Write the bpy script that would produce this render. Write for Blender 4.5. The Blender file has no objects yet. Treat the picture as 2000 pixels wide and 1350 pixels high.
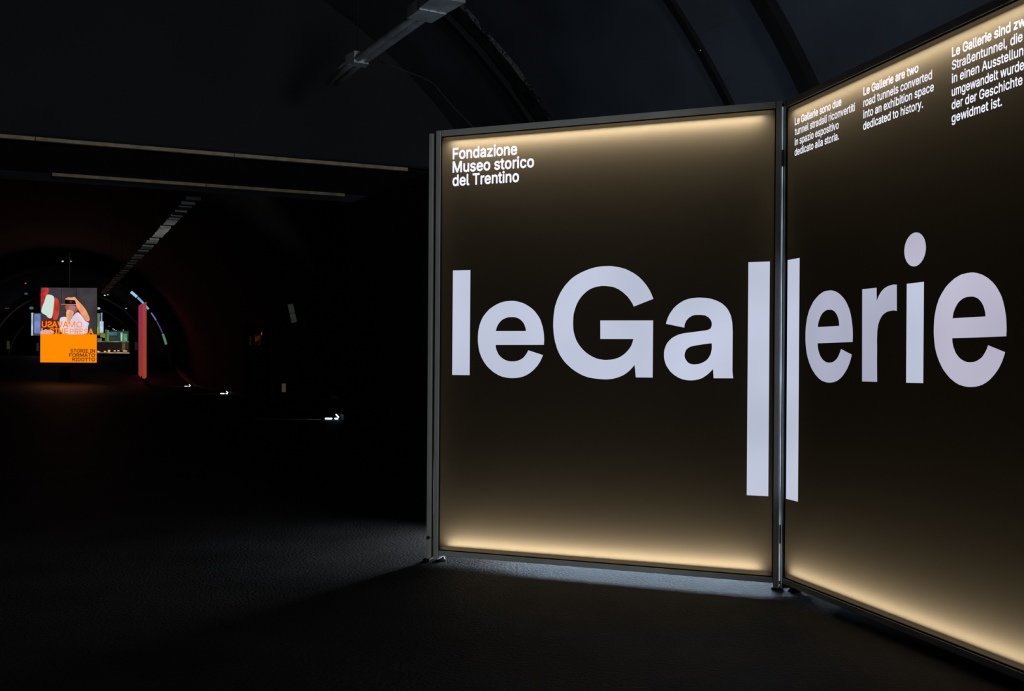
import bpy, bmesh, math, random
import numpy as np
from mathutils.geometry import delaunay_2d_cdt
from mathutils import Vector, Matrix
random.seed(7)
S = bpy.context.scene
COL = S.collection

# ------------------------------------------------------------------ camera
EYE = 1.2
RL = 0.0069
cam_d = bpy.data.cameras.new('camera')
cam_d.sensor_width = 36.0
cam_d.lens = 35.81
cam_d.shift_y = 0.0203
cam_d.clip_end = 400
cam = bpy.data.objects.new('camera', cam_d)
COL.objects.link(cam)
cr, sr = math.cos(RL), math.sin(RL)
cam.matrix_world = Matrix(((cr, -sr, 0, 0), (0, 0, -1, 0), (sr, cr, 0, EYE), (0, 0, 0, 1)))
S.camera = cam

# ------------------------------------------------------------------ world, exposure
w = bpy.data.worlds.new('world'); S.world = w; w.use_nodes = True
w.node_tree.nodes['Background'].inputs[0].default_value = (0.35, 0.45, 0.7, 1)
w.node_tree.nodes['Background'].inputs[1].default_value = 0.02
S.view_settings.view_transform = 'Standard'
S.view_settings.look = 'None'
S.view_settings.exposure = 0.0
S.view_settings.gamma = 1.0
S.view_settings.use_curve_mapping = False
try:
    S.cycles.use_denoising = True
    S.cycles.max_bounces = 8
    S.cycles.sample_clamp_indirect = 2.0
except Exception:
    pass

# tunnel frame: L = metres to the right of the camera line, s = metres along it
RX, RY = 0.926, 0.378
def cl(s): return -1.9 + 2.7 * math.exp(-s / 19.0)
def rise(s):
    t = min(max((s - 55.0) / 23.0, 0.0), 1.0)
    return 1.7 * t * t * (3 - 2 * t)
def T(L, s, z=0.0): return Vector((RX * L - RY * s, RY * L + RX * s, z))
TA = math.atan2(RY, RX)          # rotation of the tunnel frame about z

def area(name, loc, direction, sx, sy, watt, col, spread=math.pi, parent=None):
    d = bpy.data.lights.new(name, 'AREA'); d.shape = 'RECTANGLE'; d.size = sx; d.size_y = sy
    d.energy = watt; d.color = col; d.spread = spread
    o = bpy.data.objects.new(name, d); COL.objects.link(o)
    z = -Vector(direction).normalized()
    x = Vector((0, 0, 1)).cross(z)
    if x.length < 1e-4: x = Vector((1, 0, 0))
    x.normalize(); y = z.cross(x)
    o.matrix_world = Matrix((( x[0], y[0], z[0], loc[0]), (x[1], y[1], z[1], loc[1]), (x[2], y[2], z[2], loc[2]), (0, 0, 0, 1)))
    if parent is not None:
        o.parent = parent; o.matrix_parent_inverse = parent.matrix_world.inverted()
    return o

# dim cool light that falls in through the tunnel mouth behind the camera
MOUTH_W = 260.0
area('tunnel_mouth_light', (5.2, -5.5, 1.5), (-0.45, 1.0, 0.05), 1.8, 2.0, MOUTH_W, (0.88, 0.94, 0.96))

# ------------------------------------------------------------------ materials
def mat(name, col, rough=0.6, metal=0.0, noise=None, bump=None, spec=0.5, emit=None, es=0.0):
    m = bpy.data.materials.new(name); m.use_nodes = True
    nt = m.node_tree; b = nt.nodes['Principled BSDF']
    b.inputs['Base Color'].default_value = (*col, 1)
    b.inputs['Roughness'].default_value = rough
    b.inputs['Metallic'].default_value = metal
    b.inputs['Specular IOR Level'].default_value = spec
    tc = nt.nodes.new('ShaderNodeTexCoord')
    if noise:
        n = nt.nodes.new('ShaderNodeTexNoise'); n.inputs['Scale'].default_value = noise[0]; n.inputs['Detail'].default_value = 6
        nt.links.new(tc.outputs['Object'], n.inputs['Vector'])
        r = nt.nodes.new('ShaderNodeValToRGB')
        r.color_ramp.elements[0].position = 0.3; r.color_ramp.elements[1].position = 0.7
        r.color_ramp.elements[0].color = (*[c * (1 - noise[1]) for c in col], 1)
        r.color_ramp.elements[1].color = (*[min(1, c * (1 + noise[1])) for c in col], 1)
        nt.links.new(n.outputs['Fac'], r.inputs['Fac'])
        nt.links.new(r.outputs['Color'], b.inputs['Base Color'])
    if bump:
        n2 = nt.nodes.new('ShaderNodeTexNoise'); n2.inputs['Scale'].default_value = bump[0]; n2.inputs['Detail'].default_value = 8
        nt.links.new(tc.outputs['Object'], n2.inputs['Vector'])
        bp = nt.nodes.new('ShaderNodeBump'); bp.inputs['Strength'].default_value = bump[1]; bp.inputs['Distance'].default_value = bump[2]
        nt.links.new(n2.outputs['Fac'], bp.inputs['Height'])
        nt.links.new(bp.outputs['Normal'], b.inputs['Normal'])
    if emit:
        b.inputs['Emission Color'].default_value = (*emit, 1)
        b.inputs['Emission Strength'].default_value = es
    return m

def lin(r, g, b):
    f = lambda c: (c / 255 / 12.92) if c / 255 <= 0.04045 else ((c / 255 + 0.055) / 1.055) ** 2.4
    return (f(r), f(g), f(b))

M = {}
M['asphalt'] = mat('asphalt', (0.027, 0.027, 0.028), 0.62, noise=(1.3, 0.45), bump=(55, 0.9, 0.012), spec=0.12)
M['vault'] = mat('vault_sheet', (0.060, 0.066, 0.078), 0.7, noise=(0.7, 0.35), bump=(2.0, 0.3, 0.03), spec=0.25)
M['shell'] = mat('tunnel_shell', (0.012, 0.011, 0.011), 0.85, noise=(0.6, 0.5), bump=(3, 0.4, 0.03), spec=0.2)
M['rib'] = mat('rib_black', (0.006, 0.006, 0.007), 0.5, noise=(3, 0.3))
M['foil'] = mat('crumpled_foil', (0.05, 0.05, 0.055), 0.33, metal=0.7, noise=(6, 0.5), bump=(9, 1.0, 0.06))
M['black'] = mat('black_board', (0.010, 0.0105, 0.012), 0.8, noise=(1.2, 0.3))
M['bulk'] = mat('bulkhead_board', (0.030, 0.032, 0.037), 0.85, noise=(0.5, 0.25))
M['alu'] = mat('anodised_aluminium', (0.50, 0.505, 0.49), 0.6, metal=0.1, noise=(4, 0.10))
M['aludark'] = mat('dark_aluminium', (0.12, 0.12, 0.12), 0.5, metal=0.5, noise=(4, 0.1))
M['gasket'] = mat('gasket_and_blocker', (0.004, 0.004, 0.004), 0.7, noise=(9, 0.2))
M['steel'] = mat('bright_steel', (0.62, 0.64, 0.65), 0.28, metal=1.0, noise=(8, 0.1))
M['galv'] = mat('galvanised_sheet', (0.72, 0.73, 0.74), 0.5, metal=0.6, noise=(5, 0.3), bump=(4, 0.3, 0.02))
M['backing'] = mat('lightbox_backing', (0.03, 0.028, 0.026), 0.9, noise=(3, 0.05))
M['wood'] = mat('pale_batten_wood', (0.80, 0.62, 0.38), 0.7, noise=(7, 0.25))
M['cable'] = mat('grey_cable', (0.30, 0.28, 0.27), 0.6, noise=(9, 0.1))
M['concrete'] = mat('kerb_concrete', (0.16, 0.15, 0.13), 0.85, noise=(3, 0.3), bump=(20, 0.4, 0.01))
M['litsoffit'] = mat('lit_soffit_board', (0.30, 0.32, 0.37), 0.8, noise=(0.8, 0.2))
M['paper'] = mat('pale_card', (0.82, 0.85, 0.80), 0.8, noise=(5, 0.08))
M['blackmetal'] = mat('black_metal', (0.012, 0.012, 0.013), 0.45, metal=0.3, noise=(6, 0.2))

def em(name, rgb, s=1.0, vary=0.0):
    """glowing colour: backlit sheet, lamp lens, screen, plain parts with light put in"""
    m = bpy.data.materials.new(name); m.use_nodes = True; nt = m.node_tree
    b = nt.nodes['Principled BSDF']; c = lin(*rgb)
    b.inputs['Base Color'].default_value = (0.02, 0.02, 0.02, 1); b.inputs['Roughness'].default_value = 0.7
    b.inputs['Emission Color'].default_value = (*c, 1); b.inputs['Emission Strength'].default_value = s
    if vary:
        tc = nt.nodes.new('ShaderNodeTexCoord'); n = nt.nodes.new('ShaderNodeTexNoise'); n.inputs['Scale'].default_value = vary[0]
        nt.links.new(tc.outputs['Object'], n.inputs['Vector'])
        r = nt.nodes.new('ShaderNodeValToRGB'); r.color_ramp.elements[0].position = 0.35; r.color_ramp.elements[1].position = 0.65
        r.color_ramp.elements[0].color = (*[k * (1 - vary[1]) for k in c], 1); r.color_ramp.elements[1].color = (*[k * (1 + vary[1]) for k in c], 1)
        nt.links.new(n.outputs['Fac'], r.inputs['Fac']); nt.links.new(r.outputs['Color'], b.inputs['Emission Color'])
    return m

def film_material(name, trans, emis=None, es=0.0, diff=(0.012, 0.011, 0.01)):
    """stretched textile skin: lets the LED strips behind it glow through"""
    m = bpy.data.materials.new(name); m.use_nodes = True; nt = m.node_tree
    for n in list(nt.nodes): nt.nodes.remove(n)
    out = nt.nodes.new('ShaderNodeOutputMaterial')
    tr = nt.nodes.new('ShaderNodeBsdfTranslucent')
    di = nt.nodes.new('ShaderNodeBsdfDiffuse'); di.inputs[0].default_value = (*diff, 1)
    tc = nt.nodes.new('ShaderNodeTexCoord')
    n = nt.nodes.new('ShaderNodeTexNoise'); n.inputs['Scale'].default_value = 260; n.inputs['Detail'].default_value = 2
    nt.links.new(tc.outputs['Object'], n.inputs['Vector'])
    r = nt.nodes.new('ShaderNodeValToRGB'); r.color_ramp.elements[0].position = 0.25; r.color_ramp.elements[1].position = 0.75
    r.color_ramp.elements[0].color = (*[c * 0.93 for c in trans], 1); r.color_ramp.elements[1].color = (*[min(1, c * 1.07) for c in trans], 1)
    nt.links.new(n.outputs['Fac'], r.inputs['Fac']); nt.links.new(r.outputs['Color'], tr.inputs[0])
    a = nt.nodes.new('ShaderNodeAddShader')
    nt.links.new(tr.outputs[0], a.inputs[0]); nt.links.new(di.outputs[0], a.inputs[1])
    last = a
    if emis:
        e = nt.nodes.new('ShaderNodeEmission'); e.inputs[0].default_value = (*emis, 1); e.inputs[1].default_value = es
        n3 = nt.nodes.new('ShaderNodeTexNoise'); n3.inputs['Scale'].default_value = 1.6; n3.inputs['Detail'].default_value = 1
        nt.links.new(tc.outputs['Object'], n3.inputs['Vector'])
        mr = nt.nodes.new('ShaderNodeMapRange'); mr.inputs[1].default_value = 0.3; mr.inputs[2].default_value = 0.7
        mr.inputs[3].default_value = es * 0.90; mr.inputs[4].default_value = es * 1.10
        nt.links.new(n3.outputs['Fac'], mr.inputs[0]); nt.links.new(mr.outputs[0], e.inputs[1])
        b2 = nt.nodes.new('ShaderNodeAddShader'); nt.links.new(a.outputs[0], b2.inputs[0]); nt.links.new(e.outputs[0], b2.inputs[1]); last = b2
    nt.links.new(last.outputs[0], out.inputs[0])
    return m
M['film'] = film_material('dark_brown_film', (0.255, 0.207, 0.147))
M['letter'] = film_material('cool_white_film', (0.80, 0.80, 0.80), (0.50, 0.54, 0.68), 1.0, (0.05, 0.05, 0.05))
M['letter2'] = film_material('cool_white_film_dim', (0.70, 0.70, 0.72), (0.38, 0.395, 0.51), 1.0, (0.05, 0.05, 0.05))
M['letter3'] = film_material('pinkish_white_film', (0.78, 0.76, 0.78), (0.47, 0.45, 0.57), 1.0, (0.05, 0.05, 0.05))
M['text'] = film_material('bright_white_film', (0.80, 0.80, 0.80), (0.86, 0.88, 1.0), 1.0, (0.05, 0.05, 0.05))
M['led'] = em('warm_led', (255, 236, 200), 3.0)
M['coolled'] = em('cool_led', (215, 232, 255), 2.5)

M['jointleak'] = em('joint_leak_glow', (150, 168, 182), 1.0, (3.0, 0.6))
# ------------------------------------------------------------------ mesh helpers
def obj(name, bm, m, parent=None, smooth=False):
    me = bpy.data.meshes.new(name); bmesh.ops.recalc_face_normals(bm, faces=bm.faces[:]) ; bm.to_mesh(me); bm.free()
    if m is not None: me.materials.append(m)
    if smooth:
        for p in me.polygons: p.use_smooth = True
    o = bpy.data.objects.new(name, me); COL.objects.link(o)
    if parent is not None: o.parent = parent
    return o
def empty(name, loc=(0, 0, 0), rz=0.0):
    o = bpy.data.objects.new(name, None); COL.objects.link(o); o.location = loc; o.rotation_euler = (0, 0, rz); o.empty_display_size = 0.2
    return o
def tag(o, label, cat, group=None, kind=None):
    o['label'] = label; o['category'] = cat
    if group: o['group'] = group
    if kind: o['kind'] = kind
    return o
def struct(o, label=None):
    o['kind'] = 'structure'
    if label: o['label'] = label
    return o
def BM(): return bmesh.new()
def box(bm, c, d, rot=None, bev=0.0):
    r = bmesh.ops.create_cube(bm, size=1.0); vs = r['verts']
    bmesh.ops.scale(bm, vec=Vector(d), verts=vs)
    if bev:
        es = list({e for v in vs for e in v.link_edges})
        g = bmesh.ops.bevel(bm, geom=es, offset=bev, segments=2, affect='EDGES', profile=0.5)
        vs = list({v for f in g['faces'] for v in f.verts} | {v for v in vs if v.is_valid})
    if rot is not None: bmesh.ops.rotate(bm, cent=(0, 0, 0), matrix=rot, verts=vs)
    bmesh.ops.translate(bm, vec=Vector(c), verts=vs)
    return vs
def tube(bm, pts, r, n=8, r2=None):
    pts = [Vector(p) for p in pts]; rings = []
    for i, p in enumerate(pts):
        d = (pts[min(i + 1, len(pts) - 1)] - pts[max(i - 1, 0)]).normalized()
        x = d.cross(Vector((0, 0, 1)));
        if x.length < 1e-3: x = d.cross(Vector((0, 1, 0)))
        x.normalize(); y = d.cross(x)
        rr = r if r2 is None else r + (r2 - r) * i / (len(pts) - 1)
        rings.append([bm.verts.new(p + x * rr * math.cos(2 * math.pi * k / n) + y * rr * math.sin(2 * math.pi * k / n)) for k in range(n)])
    for a, b in zip(rings[:-1], rings[1:]):
        for k in range(n): bm.faces.new((a[k], a[(k + 1) % n], b[(k + 1) % n], b[k]))
    bm.faces.new(rings[0][::-1]); bm.faces.new(rings[-1])
def sheet(bm, rows):
    vs = [[bm.verts.new(p) for p in r] for r in rows]
    for a, b in zip(vs[:-1], vs[1:]):
        for k in range(len(a) - 1): bm.faces.new((a[k], a[k + 1], b[k + 1], b[k]))
    return vs
def flat(loops, y, thick=0.0):
    """filled outline (first loop outer, others holes) in the xz plane at depth y, facing -y"""
    bm = BM(); es = []
    for lp in loops:
        vs = [bm.verts.new((p[0], y, p[1])) for p in lp]
        for i in range(len(vs)): es.append(bm.edges.new((vs[i], vs[(i + 1) % len(vs)])))
    bmesh.ops.triangle_fill(bm, edges=es, use_beauty=True, use_dissolve=False)
    if thick:
        g = bmesh.ops.extrude_face_region(bm, geom=bm.faces[:])
        bmesh.ops.translate(bm, vec=(0, thick, 0), verts=[v for v in g['geom'] if isinstance(v, bmesh.types.BMVert)])
    return bm
_font = None
try:      # Blender's own interface typeface
    import os
    _font = bpy.data.fonts.load(os.path.join(bpy.utils.resource_path('LOCAL'), 'datafiles', 'fonts', 'Inter.woff2'))
except Exception:
    _font = None
_cap = []
def cap_unit():
    if not _cap:
        c = bpy.data.curves.new('h', 'FONT'); c.body = 'H'; c.size = 1.0
        if _font: c.font = _font
        o = bpy.data.objects.new('h', c); COL.objects.link(o); bpy.context.view_layer.update()
        me = bpy.data.meshes.new_from_object(o.evaluated_get(bpy.context.evaluated_depsgraph_get()))
        ys = [v.co.y for v in me.vertices]; _cap.append(max(ys) - min(ys))
        bpy.data.objects.remove(o); bpy.data.curves.remove(c); bpy.data.meshes.remove(me)
    return _cap[0]
def text_obj(s, name, x0, z0, size, width, y, m, parent, bold=0.0, spacing=1.0, mirror=False):
    """one line of lettering, left edge at x0, baseline at z0, as a mesh part; width fixes its measured width.
    Outlines come from the typeface, the fill is the union (non-zero winding) of the outlines and their bold offsets"""
    c = bpy.data.curves.new(name, 'FONT'); c.body = s; c.size = size / cap_unit(); c.space_character = spacing
    if _font: c.font = _font
    c.fill_mode = 'NONE'; c.resolution_u = 3
    o = bpy.data.objects.new(name, c); COL.objects.link(o)
    bpy.context.view_layer.update()
    dg = bpy.context.evaluated_depsgraph_get()
    me0 = bpy.data.meshes.new_from_object(o.evaluated_get(dg))
    bpy.data.objects.remove(o); bpy.data.curves.remove(c)
    co = np.array([v.co[:2] for v in me0.vertices])
    nb = [[] for _ in co]
    for e in me0.edges:
        a, b = e.vertices; nb[a].append(b); nb[b].append(a)
    loops = []; i = 0; n = len(co)
    while i < n:                      # contiguous index runs are closed outlines
        j = i
        while j + 1 < n and (j + 1) in nb[j]: j += 1
        if j - i >= 2: loops.append(list(range(i, j + 1)))
        i = j + 1
    bpy.data.meshes.remove(me0)
    # group outlines that belong to one glyph: overlapping x ranges
    bx = [(co[l][:, 0].min(), co[l][:, 0].max()) for l in loops]
    order = sorted(range(len(loops)), key=lambda k: bx[k][0]); groups = []
    for k in order:
        if groups and bx[k][0] < groups[-1][1] - 1e-6: groups[-1][0].append(loops[k]); groups[-1][1] = max(groups[-1][1], bx[k][1])
        else: groups.append([[loops[k]], bx[k][1]])
    offs = [(0.0, 0.0)] + ([(bold * math.cos(k * math.pi / 3 + .5), bold * math.sin(k * math.pi / 3 + .5)) for k in range(6)] if bold else [])
    V = []; Fc = []
    for ls, _ in groups:
        pts = []; edges = []; segs = []
        for (ox, oy) in offs:
            sg = []
            for l in ls:
                b0 = len(pts); q = co[l] + np.array([ox, oy]); m_ = len(q)
                pts += [Vector((float(p[0]), float(p[1]))) for p in q]
                edges += [(b0 + k, b0 + (k + 1) % m_) for k in range(m_)]
                sg.append(np.hstack([q, np.roll(q, -1, axis=0)]))
            segs.append(np.vstack(sg))
        vo, _e, fo, _a, _b, _c = delaunay_2d_cdt(pts, edges, [], 0, 1e-7)
        vo = np.array([v[:] for v in vo]); fo = [f for f in fo if len(f) == 3]
        if not fo: continue
        F_ = np.array(fo); cen = vo[F_].mean(axis=1); keep = np.zeros(len(F_), bool)
        for sg in segs:
            y1 = sg[:, 1][None, :]; y2 = sg[:, 3][None, :]; x1 = sg[:, 0][None, :]; x2 = sg[:, 2][None, :]
            cy = cen[:, 1][:, None]; cx = cen[:, 0][:, None]
            up = (y1 <= cy) & (y2 > cy); dn = (y1 > cy) & (y2 <= cy)
            xi = x1 + (cy - y1) * (x2 - x1) / np.where(y2 == y1, 1.0, y2 - y1)
            wn = (up & (xi > cx)).sum(1) - (dn & (xi > cx)).sum(1)
            keep |= wn != 0
        b0 = len(V); V += [tuple(v) for v in vo]; Fc += [tuple(int(b0 + k) for k in f) for f in F_[keep]]
    used = sorted({k for f in Fc for k in f}); ix = {k: i for i, k in enumerate(used)}
    xs = [V[k][0] for k in used]; a, b = min(xs), max(xs)
    k_ = 1.0 if width is None else width / (b - a)
    me = bpy.data.meshes.new(name); vv = []
    for k in used:
        px = (V[k][0] - a) * k_
        if mirror: px = (b - a) * k_ - px
        vv.append((x0 + px, y, z0 + V[k][1]))
    me.from_pydata(vv, [], [tuple(ix[q_] for q_ in f) for f in Fc]); me.materials.append(m)
    t = bpy.data.objects.new(name, me); COL.objects.link(t); t.parent = parent
    return t

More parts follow.
